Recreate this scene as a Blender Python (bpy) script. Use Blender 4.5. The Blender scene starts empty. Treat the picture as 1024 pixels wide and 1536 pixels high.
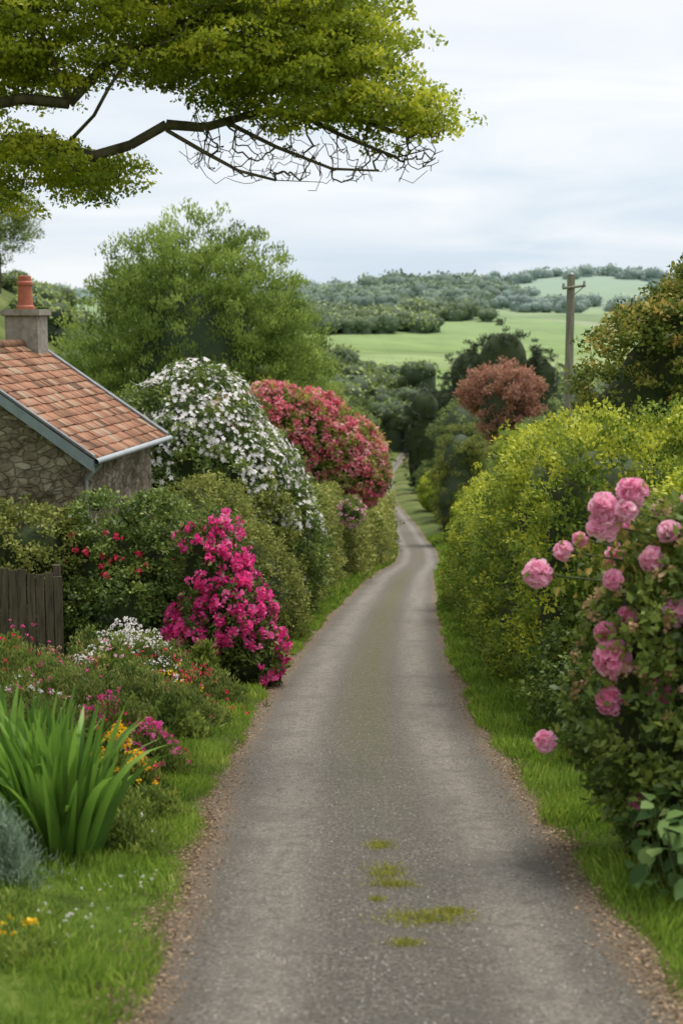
import bpy, bmesh, math, numpy as np
from mathutils import Vector, Matrix
rng = np.random.default_rng(7)
scene = bpy.context.scene

# ------------------------------------------------------------ helpers
def link(o, parent=None):
    scene.collection.objects.link(o)
    if parent: o.parent = parent
    return o
def empty(name, loc=(0,0,0)):
    e = bpy.data.objects.new(name, None); e.empty_display_size = .3
    return link(e)
def nrm(v): return v/np.maximum(np.linalg.norm(v,axis=-1,keepdims=True),1e-9)
def rdir(n): return nrm(rng.normal(size=(n,3)))
_dirs = {}
def sn(P,f,seed=0):
    if seed not in _dirs:
        r=np.random.default_rng(100+seed); _dirs[seed]=(nrm(r.normal(size=(6,3)))*r.uniform(.6,1.7,(6,1)), r.uniform(0,6.28,6))
    d,ph=_dirs[seed]
    return np.sin(f*(P@d.T)+ph).sum(-1)/3.0

def mesh_np(name, V, faces_k, loops, mat, parent=None, var=None, smooth=False, uv=None):
    me=bpy.data.meshes.new(name)
    me.vertices.add(len(V)); me.vertices.foreach_set("co",np.ascontiguousarray(V,dtype=np.float32).ravel())
    nf=len(loops)//faces_k
    me.loops.add(len(loops)); me.loops.foreach_set("vertex_index",np.ascontiguousarray(loops,dtype=np.int32))
    me.polygons.add(nf); me.polygons.foreach_set("loop_start",np.arange(nf,dtype=np.int32)*faces_k)
    if smooth: me.polygons.foreach_set("use_smooth",np.ones(nf,dtype=bool))
    me.update(calc_edges=True)
    if var is not None:
        a=me.attributes.new("var",'FLOAT','POINT'); a.data.foreach_set("value",np.ascontiguousarray(var,dtype=np.float32))
    if uv is not None:
        l=me.uv_layers.new(name="UVMap"); l.data.foreach_set("uv",np.ascontiguousarray(uv[loops],dtype=np.float32).ravel())
    me.materials.append(mat)
    o=bpy.data.objects.new(name,me)
    return link(o,parent)

LEAF=np.array([(0,0,0),(.45,.5,.08),(1,0,-.08),(.45,-.5,.08)])
PETAL=np.array([(0,0,0),(.4,.42,.1),(.85,.45,.18),(1.,0,.05),(.85,-.45,.18),(.4,-.42,.1)])
OVAL=np.array([(0,0,0),(.25,.42,.05),(.6,.45,.03),(1.,0,-.15),(.6,-.45,.03),(.25,-.42,.05)])
def scatter(name,P,D,N,L,W,var,mat,parent=None,tmpl=LEAF):
    n=len(P); K=len(tmpl)
    D=nrm(D); S=nrm(np.cross(D,N)+1e-6); M=np.cross(S,D)
    L=np.broadcast_to(L,(n,)); W=np.broadcast_to(W,(n,))
    t=tmpl[None,:,0:1]; s=tmpl[None,:,1:2]; q=tmpl[None,:,2:3]
    V=P[:,None]+t*(L[:,None]*D)[:,None]+s*(W[:,None]*S)[:,None]+q*(L[:,None]*M)[:,None]
    V=V.reshape(-1,3)
    return mesh_np(name,V,K,np.arange(n*K),mat,parent,np.repeat(var,K))

def nd(nt,t,**kw):
    n=nt.nodes.new(t)
    for k,v in kw.items(): setattr(n,k,v)
    return n
def newmat(name):
    m=bpy.data.materials.new(name); m.use_nodes=True; nt=m.node_tree; nt.nodes.clear()
    out=nd(nt,'ShaderNodeOutputMaterial'); return m,nt,out
def ramp(nt,stops,interp='LINEAR'):
    r=nd(nt,'ShaderNodeValToRGB'); cr=r.color_ramp; cr.interpolation=interp
    while len(cr.elements)<len(stops): cr.elements.new(.5)
    for e,(p,c) in zip(cr.elements,stops):
        e.position=p; e.color=(*c,1) if len(c)==3 else c
    return r
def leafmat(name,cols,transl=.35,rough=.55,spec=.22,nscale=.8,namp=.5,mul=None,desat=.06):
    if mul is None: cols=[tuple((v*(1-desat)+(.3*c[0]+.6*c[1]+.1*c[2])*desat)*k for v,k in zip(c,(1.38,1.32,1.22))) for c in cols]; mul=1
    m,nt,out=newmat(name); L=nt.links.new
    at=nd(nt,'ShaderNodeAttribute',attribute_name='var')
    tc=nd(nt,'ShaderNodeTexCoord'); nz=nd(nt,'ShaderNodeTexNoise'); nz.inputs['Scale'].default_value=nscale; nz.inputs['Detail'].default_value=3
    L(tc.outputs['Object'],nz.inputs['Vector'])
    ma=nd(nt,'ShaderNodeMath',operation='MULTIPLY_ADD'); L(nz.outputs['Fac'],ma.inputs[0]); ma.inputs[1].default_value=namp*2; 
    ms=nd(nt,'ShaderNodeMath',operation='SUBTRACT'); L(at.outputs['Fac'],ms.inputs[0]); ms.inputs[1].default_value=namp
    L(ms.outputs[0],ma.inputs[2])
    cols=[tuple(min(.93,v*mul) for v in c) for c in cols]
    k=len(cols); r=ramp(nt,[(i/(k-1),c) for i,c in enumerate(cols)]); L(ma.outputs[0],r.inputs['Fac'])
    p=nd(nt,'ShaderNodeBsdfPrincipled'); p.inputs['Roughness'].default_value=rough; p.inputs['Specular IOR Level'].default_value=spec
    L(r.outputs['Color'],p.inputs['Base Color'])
    if transl>0:
        tr=nd(nt,'ShaderNodeBsdfTranslucent'); mx=nd(nt,'ShaderNodeMixShader'); mx.inputs[0].default_value=transl
        hs=nd(nt,'ShaderNodeHueSaturation'); hs.inputs['Value'].default_value=1.3; hs.inputs['Saturation'].default_value=1.0
        L(r.outputs['Color'],hs.inputs['Color']); L(hs.outputs[0],tr.inputs['Color'])
        L(p.outputs[0],mx.inputs[1]); L(tr.outputs[0],mx.inputs[2]); L(mx.outputs[0],out.inputs['Surface'])
    else: L(p.outputs[0],out.inputs['Surface'])
    return m
def noisemat(name,c1,c2,scale=5,rough=.8,bump=.3,detail=6,stretch=(1,1,1),dist=.02):
    m,nt,out=newmat(name); L=nt.links.new
    tc=nd(nt,'ShaderNodeTexCoord'); mp=nd(nt,'ShaderNodeMapping'); mp.inputs['Scale'].default_value=stretch
    nz=nd(nt,'ShaderNodeTexNoise'); nz.inputs['Scale'].default_value=scale; nz.inputs['Detail'].default_value=detail
    L(tc.outputs['Object'],mp.inputs[0]); L(mp.outputs[0],nz.inputs['Vector'])
    r=ramp(nt,[(.3,c1),(.7,c2)]); L(nz.outputs['Fac'],r.inputs['Fac'])
    p=nd(nt,'ShaderNodeBsdfPrincipled'); p.inputs['Roughness'].default_value=rough; L(r.outputs['Color'],p.inputs['Base Color'])
    b=nd(nt,'ShaderNodeBump'); b.inputs['Strength'].default_value=bump; b.inputs['Distance'].default_value=dist
    L(nz.outputs['Fac'],b.inputs['Height']); L(b.outputs[0],p.inputs['Normal']); L(p.outputs[0],out.inputs['Surface'])
    return m

# ------------------------------------------------------------ terrain functions
TY=np.arange(-120,9500,1.0)
def table(pts,w):
    v=np.interp(TY,[p[0] for p in pts],[p[1] for p in pts])
    k=np.hanning(w); k/=k.sum(); vp=np.pad(v,(w//2,w//2),mode='reflect',reflect_type='odd'); return np.convolve(vp,k,'valid')[:len(TY)]
PT=table([(-120,17),(0,0),(60,-8.6),(95,-13.9),(120,-16.6),(178,-21.6),(260,-29),(390,-41),(500,-42),(600,-34),(700,-24),(1100,-13),(1500,4),(2300,24),(3200,32),(9500,26)],21)
CT=table([(-120,.36),(9,.36),(14,.29),(18,.26),(25.8,.55),(37.6,1.15),(62,2.7),(85,4.6),(105,5.7),(140,6.0),(178,5.9),(220,6.3),(260,8.0),(390,13.2),(500,26),(9500,26)],13)
def Pz(y): return np.interp(y,TY,PT)
def cx(y): return np.interp(y,TY,CT)
def sst(a,b,x): t=np.clip((x-a)/(b-a),0,1); return t*t*(3-2*t)
def ground(x,y):
    x=np.asarray(x,float); y=np.asarray(y,float)
    s=x-cx(y); h=Pz(y)
    h=h+.28*sst(1.75,3.2,s)+.22*sst(1.75,3.5,-s)
    P=np.stack([x,y,np.zeros_like(x+y)],-1) if np.ndim(x+y) else np.array([float(x),float(y),0.])
    far=sst(450,1300,y)
    q=np.maximum(-s-12,0); hill=56*(1-np.exp(-(.8*q*q/(q+4))/56*1.35))
    h=h+hill*(1-sst(420,650,y))
    h=h+.03*sn(P,2.3,1)*sst(1.8,2.6,np.abs(s))*(1-sst(50,100,y))
    h=h+far*(7*sn(P,.006,2)+2*sn(P,.02,3))*sst(20,200,np.abs(x)+y*.12)
    h=h+12*np.exp(-((x-95)/75)**2-((y-1560)/170)**2)
    h=h-.03*np.clip(x,-200,200)*sst(450,620,y)*(1-sst(950,1300,y))
    h=h+26*np.exp(-((x-400)/200)**2-((y-2300)/300)**2)+16*np.exp(-((x-700)/240)**2-((y-2700)/300)**2)+12*np.exp(-((x-40)/90)**2-((y-1900)/200)**2)
    return h

# ------------------------------------------------------------ materials
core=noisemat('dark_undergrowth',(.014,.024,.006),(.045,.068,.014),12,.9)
corefar=noisemat('dark_undergrowth_far',(.045,.065,.035),(.07,.10,.05),.3,.9)  # lighter core for distant trees, haze put into its colour
bark=noisemat('bark',(.04,.035,.018),(.14,.12,.065),9,.9,.5,stretch=(1,1,.4))
m_over=leafmat('sycamore_leaves',[(.06,.095,.008),(.15,.21,.012),(.29,.35,.018),(.47,.49,.03)],.42,namp=.35,nscale=1.3)
m_oak=leafmat('pale_green_leaves',[(.07,.115,.022),(.14,.21,.04),(.22,.31,.06),(.33,.42,.11)],.38,nscale=.3,namp=.35)
m_hedge=leafmat('hedge_leaves',[(.04,.075,.01),(.09,.15,.018),(.18,.25,.025),(.40,.43,.03)],.32,nscale=.6,namp=.35)
m_hedgeY=leafmat('golden_hedge_leaves',[(.07,.12,.012),(.16,.22,.018),(.28,.35,.025),(.47,.49,.03)],.35,nscale=.6,namp=.35)
m_dark=leafmat('dark_green_leaves',[(.02,.04,.008),(.048,.088,.016),(.09,.145,.025),(.17,.23,.04)],.25,.5,.35,nscale=1.2,namp=.3)
m_mid=leafmat('mid_green_leaves',[(.04,.07,.012),(.085,.135,.024),(.155,.215,.035),(.25,.31,.06)],.3,nscale=1.2,namp=.3)
m_olive=leafmat('olive_leaves',[(.055,.07,.016),(.11,.14,.028),(.19,.22,.045),(.29,.31,.08)],.3,nscale=.8,namp=.35)
m_bronze=leafmat('bronze_leaves',[(.04,.065,.01),(.10,.14,.02),(.21,.25,.04),(.40,.30,.08)],.33,nscale=.9,namp=.45)
m_copper=leafmat('copper_leaves',[(.14,.075,.06),(.24,.125,.09),(.34,.18,.13),(.42,.26,.17)],.3,nscale=.4,namp=.3,desat=.05)
m_pine=leafmat('conifer_needles',[(.014,.027,.018),(.027,.046,.028),(.048,.075,.04),(.08,.11,.055)],.1,nscale=.4)
m_wood=leafmat('woodland_leaves',[(.06,.09,.03),(.11,.16,.05),(.17,.235,.07),(.26,.33,.11)],.2,nscale=.03,namp=.3)
m_woodfar=leafmat('hazed_far_woodland_leaves',[(.16,.225,.20),(.20,.275,.235),(.25,.33,.27),(.30,.38,.30)],.1,nscale=.01,namp=.4,mul=1.05)  # distance haze painted into the leaf colour, pale and bluish
m_grass=leafmat('grass_blades',[(.055,.09,.012),(.105,.19,.018),(.18,.29,.028),(.32,.38,.07)],.35,nscale=1.8,namp=.5)
m_dry=leafmat('dry_garden_plants',[(.05,.08,.02),(.10,.15,.03),(.17,.23,.05),(.28,.29,.09)],.3,nscale=2,namp=.4)
m_strap=leafmat('strap_leaf',[(.045,.11,.015),(.09,.19,.022),(.16,.30,.035)],.35,.45,.4,nscale=3,namp=.2)
m_big=leafmat('broad_leaf',[(.03,.07,.02),(.06,.12,.03),(.13,.20,.06)],.2,.65,.15,nscale=3,namp=.2)
m_lav=leafmat('lavender_leaf',[(.09,.15,.10),(.15,.22,.16),(.24,.32,.24)],.2,nscale=3,namp=.2)
m_white=leafmat('white_petals',[(.66,.60,.61),(.84,.80,.80),(.91,.89,.87)],.3,nscale=3,namp=.1,mul=1)
m_mag=leafmat('magenta_petals',[(.62,.03,.22),(.84,.06,.34),(.90,.16,.47),(.92,.40,.63)],.35,nscale=3,namp=.15,mul=1)
m_red=leafmat('pinkred_petals',[(.50,.06,.12),(.70,.16,.23),(.80,.35,.39),(.88,.60,.60)],.3,nscale=.7,namp=.35,mul=1)
m_scar=leafmat('scarlet_petals',[(.6,.02,.07),(.8,.08,.16)],.3,nscale=3,namp=.1,mul=1)
m_pink=leafmat('rose_petals',[(.76,.22,.42),(.86,.38,.57),(.90,.55,.69),(.93,.72,.79)],.35,nscale=6,namp=.2,mul=1)
m_yel=leafmat('yellow_petals',[(.8,.42,.01),(.9,.65,.03)],.3,nscale=3,namp=.1,mul=1)
m_bud=leafmat('faded_petals',[(.32,.2,.08),(.5,.35,.18),(.66,.38,.32)],.3,nscale=3,namp=.1,mul=1)

# ------------------------------------------------------------ plant builders
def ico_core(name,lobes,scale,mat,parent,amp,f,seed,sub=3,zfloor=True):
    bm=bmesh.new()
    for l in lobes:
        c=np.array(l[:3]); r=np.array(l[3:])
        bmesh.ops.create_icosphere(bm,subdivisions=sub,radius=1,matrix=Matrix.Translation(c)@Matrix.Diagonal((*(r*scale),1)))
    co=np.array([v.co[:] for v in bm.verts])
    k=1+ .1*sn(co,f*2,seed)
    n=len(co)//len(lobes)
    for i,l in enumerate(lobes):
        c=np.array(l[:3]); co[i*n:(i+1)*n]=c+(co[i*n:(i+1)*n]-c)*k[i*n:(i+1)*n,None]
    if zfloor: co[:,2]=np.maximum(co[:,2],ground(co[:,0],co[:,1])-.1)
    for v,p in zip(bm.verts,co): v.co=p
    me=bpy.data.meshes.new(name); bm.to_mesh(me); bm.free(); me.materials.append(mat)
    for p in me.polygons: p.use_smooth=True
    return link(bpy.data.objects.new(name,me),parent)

def surf_pts(lobes,dens,amp=.12,f=1.2,seed=0,shrink=.85,zmin=.05):
    Ps=[];Ns=[]
    for i,l in enumerate(lobes):
        c=np.array(l[:3]); r=np.array(l[3:])
        a=4*math.pi*((r[0]*r[1])**1.6/3+(r[0]*r[2])**1.6/3+(r[1]*r[2])**1.6/3)**(1/1.6)
        n=max(8,int(a*dens)); d=rdir(n); N=nrm(d/r)
        P=c+d*r*(1+amp*sn(c+d*r,f,seed)[:,None]*1.0+rng.uniform(-.1,.03,(n,1)))
        keep=P[:,2]>ground(P[:,0],P[:,1])+zmin
        for j,m in enumerate(lobes):
            if j!=i:
                keep&=((((P-np.array(m[:3]))/np.array(m[3:]))**2).sum(1)>shrink**2)
        Ps.append(P[keep]);Ns.append(N[keep])
    return np.vstack(Ps),np.vstack(Ns)

def leaves_from(P,N,lpc,cr,Ls,aspect,outw=.6,up=.25,jit=.8,topyel=0,var0=.5,vspread=.18,dome=False):
    n=len(P); cv=rng.normal(var0,vspread,n)
    I=np.repeat(np.arange(n),lpc); m=len(I)
    if dome:
        d=rdir(m); d[:,2]=np.abs(d[:,2])*.85-.15
        sz=rng.uniform(.6,1.25,n)[I][:,None]
        off=d*cr*sz*np.array([1,1,.62])*rng.uniform(.65,1.05,(m,1)); Nn=nrm(d)
    else:
        off=rdir(m)*(rng.random((m,1))**.5)*cr*np.array([1,1,.75]); Nn=N[I]
    Q=P[I]+off
    D=Nn*outw+np.array([0,0,up])+rdir(m)*jit
    NN=Nn+rdir(m)*.7+np.array([0,0,.3])
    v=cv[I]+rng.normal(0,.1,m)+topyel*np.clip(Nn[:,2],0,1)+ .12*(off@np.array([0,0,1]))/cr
    L=Ls*rng.uniform(.6,1.3,m)
    return Q,D,NN,L,L*aspect,v

def truss(C,N,R,npet,name,mat,parent):
    I=np.repeat(np.arange(len(C)),npet); m=len(I)
    R=np.broadcast_to(R,(len(C),))[I]
    d=nrm(N[I]*.55+rdir(m)); P=C[I]+d*R[:,None]*.5
    D=d*.55+rdir(m)*.8
    return scatter(name,P,D,d,R*.75,R*.7,rng.normal(.5,.16,len(C))[I]+rng.normal(0,.15,m),mat,parent,PETAL)
def stars(C,N,R,name,mat,parent,k=5):
    n=len(C); a=nrm(np.cross(N,rdir(n))); b=np.cross(N,a)
    I=np.repeat(np.arange(n),k); th=np.tile(np.arange(k)*2*math.pi/k,n)
    D=a[I]*np.cos(th)[:,None]+b[I]*np.sin(th)[:,None]+N[I]*.25
    R=np.broadcast_to(R,(n,))[I]
    return scatter(name,C[I],D,N[I],R,R*.62,rng.normal(.6,.2,n)[I],mat,parent,LEAF)

def bush(name,lobes,dens,lpc,cr,Ls,aspect,mat,flowers=(),amp=.1,f=1.2,seed=0,corescale=.76,coremat=None,**kw):
    e=empty(name)
    P,N=surf_pts(lobes,dens,amp,f,seed)
    k=rng.random(len(P))<.08; P=P.copy(); P[k]+=N[k]*cr*rng.uniform(.3,1.1,(k.sum(),1))
    scatter('foliage',*leaves_from(P,N,lpc,cr,Ls,aspect,**kw),mat,e)
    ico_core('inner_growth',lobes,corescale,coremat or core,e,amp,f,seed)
    for fl in flowers:
        Pf,Nf=surf_pts(lobes,fl['dens'],amp,f,seed,shrink=.98,zmin=.15)
        Pf=Pf+Nf*fl.get('out',.05)
        if 'mask' in fl:
            k=fl['mask'](Pf,Nf); Pf,Nf=Pf[k],Nf[k]
        if 'clu' in fl:
            k=sn(Pf,fl['clu'],seed+5)>fl.get('thr',0); Pf,Nf=Pf[k],Nf[k]
        if len(Pf)==0: continue
        R=fl['R']*rng.uniform(.65,1.2,len(Pf))
        if fl.get('kind')=='star': stars(Pf,nrm(Nf+rdir(len(Pf))*.5),R,'flowers',fl['mat'],e)
        else: truss(Pf,Nf,R,fl['n'],'flowers',fl['mat'],e)
    return e

def hedge(name,fc,y0,y1,width,hfun,dens,lpc,cr,Ls,aspect,mat,bulge=.18,seed=0,yel=.25,f=1.1,coremat=None,round_=.55,**kw):
    e=empty(name)
    per=2*3.2+width; n=int((y1-y0)*per*dens)
    def pos(y,th,sc=1.):
        c=np.cos(th); s=np.sin(th)
        X=np.sign(c)*np.abs(c)**round_*width/2*sc; Z=np.abs(s)**round_
        h=hfun(y); x=fc(y)
        g=Pz(y)+.15
        Q=np.stack([x+X,y,g+Z*h*(.5+.5*sc)],-1)
        N=nrm(np.stack([c,np.zeros_like(c),s*.8],-1))
        b=bulge*(sn(Q,f,seed)+.5*sn(Q,f*2.7,seed+1))
        return Q+N*b[:,None],N
    y=rng.uniform(y0,y1,n); th=rng.uniform(0,1,n); th=np.where(th<.38,np.arcsin(np.clip((th/.38),0,1)**(1/round_)),np.where(th>.62,math.pi-np.arcsin(np.clip(((1-th)/.38),0,1)**(1/round_)),rng.uniform(.5,math.pi-.5,n)))
    P,N=pos(y,th)
    k=rng.random(n)<.09; P[k]+=N[k]*cr*rng.uniform(.4,1.6,(k.sum(),1))
    ne=int(width*3.5*dens)*4
    ye=np.where(rng.random(ne)<.6,y0,y1); sg=np.where(ye==y0,1,-1); a=rng.uniform(-1,1,ne); zz=rng.uniform(0,1,ne)
    Pe=np.stack([fc(ye)+a*width/2*(1-zz**6*.4),ye+sg*(a**4*.3+zz**5*.3)+rng.normal(0,.12,ne),Pz(ye)+.15+zz*hfun(ye)*1.03],-1)
    Ne=np.stack([a*.3,-sg*1.,zz*.3],-1)
    P=np.vstack([P,Pe]);N=np.vstack([N,nrm(Ne)])
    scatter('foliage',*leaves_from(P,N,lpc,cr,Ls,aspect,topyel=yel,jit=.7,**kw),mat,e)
    ny=max(8,int((y1-y0)/.5)); nt=15
    Y,T=np.meshgrid(np.linspace(y0+.35,y1-.35,ny),np.linspace(0,math.pi,nt),indexing='ij')
    Q,N2=pos(Y.ravel(),T.ravel(),.82); Q=Q-N2*.08
    # both ends close to a point, so the inner growth is a solid mass
    Qg=Q.reshape(ny,nt,3)
    for r_,y_ in ((0,y0+.3),(ny-1,y1-.3)):
        hh=float(np.asarray(hfun(np.array([y_])))[0]); Qg[r_]=np.array([float(fc(np.array([y_]))[0]),y_,float(Pz(y_))+.45*hh])
    Q=Qg.reshape(-1,3)
    idx=np.arange(ny*nt).reshape(ny,nt)
    lo=np.stack([idx[:-1,:-1],idx[1:,:-1],idx[1:,1:],idx[:-1,1:]],-1).reshape(-1)
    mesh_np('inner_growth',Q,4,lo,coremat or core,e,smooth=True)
    return e

def tubes(name,A,B,ra,rb,mat,parent,k=6):
    n=len(A); D=nrm(B-A); U=nrm(np.cross(D,np.array([.3,.5,.81]))); W=np.cross(D,U)
    th=np.arange(k)*2*math.pi/k; c=np.cos(th)[None,:,None]; s=np.sin(th)[None,:,None]
    R=U[:,None]*c+W[:,None]*s
    V=np.concatenate([A[:,None]+R*ra[:,None,None],B[:,None]+R*rb[:,None,None]],1).reshape(-1,3)
    i=np.arange(k); j=(i+1)%k
    q=np.stack([i,j,j+k,i+k],-1).reshape(-1)
    lo=(np.arange(n)[:,None]*2*k+q[None]).reshape(-1)
    return mesh_np(name,V,4,lo,mat,parent,smooth=True)

def tree(name,skeletons,targets,tnorm,bare,lpc,cr,Ls,aspect,mat,r0=.006,barkmat=None,wiggle=.12,rmax=9,sag=0,pw=.5,**kw):
    e=empty(name)
    nodes=[];par=[]
    for k,pl in enumerate(skeletons):
        pl=[np.array(p,float) for p in pl]
        if k==0: nodes.append(pl[0]); par.append(-1); last=0
        else: last=int(np.argmin([np.sum((q-pl[0])**2) for q in nodes]))
        prev=nodes[last] if k==0 else nodes[last]
        pts=pl[1:] if k==0 else pl
        for p in pts:
            d=np.linalg.norm(p-prev); m=max(1,int(d/.35)) if d<40 else 1
            for t in range(1,m+1):
                q=prev+(p-prev)*t/m
                if t<m: q=q+rng.normal(0,.03*min(d,2),3)
                nodes.append(q); par.append(last); last=len(nodes)-1
            prev=p
    T=np.vstack([targets]+([bare] if len(bare) else []))
    N0=np.array(nodes)
    order=np.argsort([np.min(((N0-t)**2).sum(1)) for t in T])
    cap=len(nodes)+len(T)*6+10; ND=np.zeros((cap,3)); ND[:len(nodes)]=N0; cnt=len(nodes)
    for i in order:
        t=T[i]; dd=((ND[:cnt]-t)**2).sum(1); j=int(np.argmin(dd)); a=ND[j].copy(); d=math.sqrt(dd[j])
        m=5 if d>.4 else 2; last=j
        bow=rng.normal(0,wiggle*d,3); bow[2]+= -sag*d
        for s in range(1,m+1):
            u=s/m; q=a+(t-a)*u+bow*math.sin(math.pi*u)
            ND[cnt]=q; par.append(last); last=cnt; cnt+=1
    par=np.array(par); w=np.zeros(cnt); haschild=np.zeros(cnt,bool); haschild[par[1:]]=True
    w[~haschild]=1
    for i in range(cnt-1,0,-1): w[par[i]]+=w[i]
    rad=np.minimum(r0*w**pw, rmax)
    idx=np.arange(1,cnt); pa=par[1:]
    ra=np.minimum(rad[pa],rad[idx]*1.5)
    tubes('branches',ND[pa],ND[idx],ra,rad[idx],barkmat or bark,e,6)
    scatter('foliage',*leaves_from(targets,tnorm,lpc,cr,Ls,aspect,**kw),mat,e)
    return e

def vol_pts(lobes,n,bias=.45):
    r=np.array([l[3:] for l in lobes]); v=r.prod(1)**.8; c=np.array([l[:3] for l in lobes])
    I=rng.choice(len(lobes),n,p=v/v.sum()); d=rdir(n); rr=rng.random((n,1))**bias*.97
    rr=np.clip(rr,.2,1)
    P=c[I]+d*r[I]*rr
    return P,nrm(d/r[I]+np.array([0,0,.2]))

def simple_tree(name,x,y,top,w,mat,h=None,n=260,lpc=50,cr=None,Ls=None,aspect=.55,nl=7,core_on=True,shape=1.,coremat=None,low=True,**kw):
    g=float(ground(x,y)); H=top-g; cw=w/2
    ch=min(H*.42,cw*1.15*shape) if h is None else h
    zc=top-ch
    lobes=[(x,y,zc,cw*.72,cw*.72,ch*.9)]
    for i in range(nl):
        a=i*2.4+rng.uniform(-.3,.3); zz=rng.uniform(-.55,.6); q=math.sqrt(max(.1,1-zz*zz))
        lobes.append((x+math.cos(a)*cw*.55*q,y+math.sin(a)*cw*.55*q,zc+zz*ch*.75,cw*.42,cw*.42,ch*.36))
    if low:
        zl=g+(zc-g)*.5
        lobes.append((x,y,zl,cw*.85,cw*.85,(zc-g)*.6)); n=int(n*1.5)
    P,N=vol_pts(lobes,n,.3)
    e=tree(name,[[(x,y,g-.3),(x+.1,y,g+H*.25),(x,y,zc),(x,y,zc+ch*.4)]],P,N,[],lpc,cr or w*.075,Ls or w*.028,aspect,mat,r0=w*.0013,**kw)
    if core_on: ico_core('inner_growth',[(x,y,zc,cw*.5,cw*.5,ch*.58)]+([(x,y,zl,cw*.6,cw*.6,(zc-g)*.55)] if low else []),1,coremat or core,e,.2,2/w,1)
    return e

# ------------------------------------------------------------ ground sheet + road
sp=[0,.7,1.38,1.5,1.75,2.05,2.4,2.8,3.3,4,5,6.5,8.5,11]
while sp[-1]<7000: sp.append(sp[-1]*1.14+.4)
S=np.array(sorted([-s for s in sp[1:]]+sp))
ylist=list(np.arange(-60,4,2.))+list(np.arange(4,45,.25))
while ylist[-1]<9400: ylist.append(ylist[-1]+max(.5,(ylist[-1])*.012))
Yv=np.array(ylist)
YY,SS=np.meshgrid(Yv,S,indexing='ij'); XX=cx(YY)+SS; ZZ=ground(XX,YY)
idx=np.arange(XX.size).reshape(XX.shape)
lo=np.stack([idx[:-1,:-1],idx[:-1,1:],idx[1:,1:],idx[1:,:-1]],-1).reshape(-1)
m,nt,out=newmat('meadow_ground'); L=nt.links.new
tc=nd(nt,'ShaderNodeTexCoord'); uvn=nd(nt,'ShaderNodeUVMap'); sx=nd(nt,'ShaderNodeSeparateXYZ'); L(uvn.outputs[0],sx.inputs[0])
n1=nd(nt,'ShaderNodeTexNoise'); n1.inputs['Scale'].default_value=3; n1.inputs['Detail'].default_value=8; L(tc.outputs['Object'],n1.inputs['Vector'])
rg=ramp(nt,[(.3,(.045,.07,.012)),(.55,(.09,.14,.02)),(.75,(.15,.19,.04))]); L(n1.outputs['Fac'],rg.inputs['Fac'])
rb=ramp(nt,[(.3,(.07,.05,.03)),(.6,(.16,.115,.07)),(.8,(.25,.2,.14))]); 
n1b=nd(nt,'ShaderNodeTexNoise'); n1b.inputs['Scale'].default_value=30; n1b.inputs['Detail'].default_value=6; L(tc.outputs['Object'],n1b.inputs['Vector']); L(n1b.outputs['Fac'],rb.inputs['Fac'])
ab=nd(nt,'ShaderNodeMath',operation='ABSOLUTE'); L(sx.outputs[0],ab.inputs[0])
ad=nd(nt,'ShaderNodeMath',operation='MULTIPLY_ADD'); L(n1.outputs['Fac'],ad.inputs[0]); ad.inputs[1].default_value=.5; L(ab.outputs[0],ad.inputs[2])
mr=nd(nt,'ShaderNodeMapRange'); mr.inputs[1].default_value=1.78; mr.inputs[2].default_value=1.98; L(ad.outputs[0],mr.inputs[0])
mx=nd(nt,'ShaderNodeMix',data_type='RGBA'); L(mr.outputs[0],mx.inputs[0]); L(rb.outputs[0],mx.inputs[6]); L(rg.outputs[0],mx.inputs[7])
nh=nd(nt,'ShaderNodeTexNoise'); nh.inputs['Scale'].default_value=.07; nh.inputs['Detail'].default_value=9; L(tc.outputs['Object'],nh.inputs['Vector'])
rh=ramp(nt,[(.35,(.06,.09,.025)),(.5,(.11,.14,.04)),(.65,(.17,.18,.07))]); L(nh.outputs['Fac'],rh.inputs['Fac'])
md0=nd(nt,'ShaderNodeMapRange'); md0.inputs[1].default_value=60; md0.inputs[2].default_value=110; L(sx.outputs[1],md0.inputs[0])
mx0=nd(nt,'ShaderNodeMix',data_type='RGBA'); L(md0.outputs[0],mx0.inputs[0]); L(mx.outputs[2],mx0.inputs[6]); L(rh.outputs[0],mx0.inputs[7])
vo=nd(nt,'ShaderNodeTexVoronoi'); vo.inputs['Scale'].default_value=.004; L(tc.outputs['Object'],vo.inputs['Vector'])
sv=nd(nt,'ShaderNodeSeparateColor'); L(vo.outputs['Color'],sv.inputs[0])
rf=ramp(nt,[(0,(.16,.22,.09)),(.5,(.22,.31,.11)),(.8,(.25,.32,.15)),(1,(.3,.32,.2))]); L(sv.outputs[0],rf.inputs['Fac'])
nq=nd(nt,'ShaderNodeTexNoise'); nq.inputs['Scale'].default_value=.02; nq.inputs['Detail'].default_value=9; nq.inputs['Roughness'].default_value=.65; L(tc.outputs['Object'],nq.inputs['Vector'])
rq=ramp(nt,[(.35,(.72,.74,.7)),(.65,(1.1,1.08,1.05))]); L(nq.outputs['Fac'],rq.inputs['Fac'])
mq=nd(nt,'ShaderNodeMix',data_type='RGBA',blend_type='MULTIPLY'); mq.inputs[0].default_value=1; L(rf.outputs[0],mq.inputs[6]); L(rq.outputs[0],mq.inputs[7])
md=nd(nt,'ShaderNodeMapRange'); md.inputs[1].default_value=420; md.inputs[2].default_value=600; L(sx.outputs[1],md.inputs[0])
mx2=nd(nt,'ShaderNodeMix',data_type='RGBA'); L(md.outputs[0],mx2.inputs[0]); L(mx0.outputs[2],mx2.inputs[6]); L(mq.outputs[2],mx2.inputs[7])
rfar=nd(nt,'ShaderNodeMapRange'); rfar.inputs[1].default_value=900; rfar.inputs[2].default_value=2400; L(sx.outputs[1],rfar.inputs[0])
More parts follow.
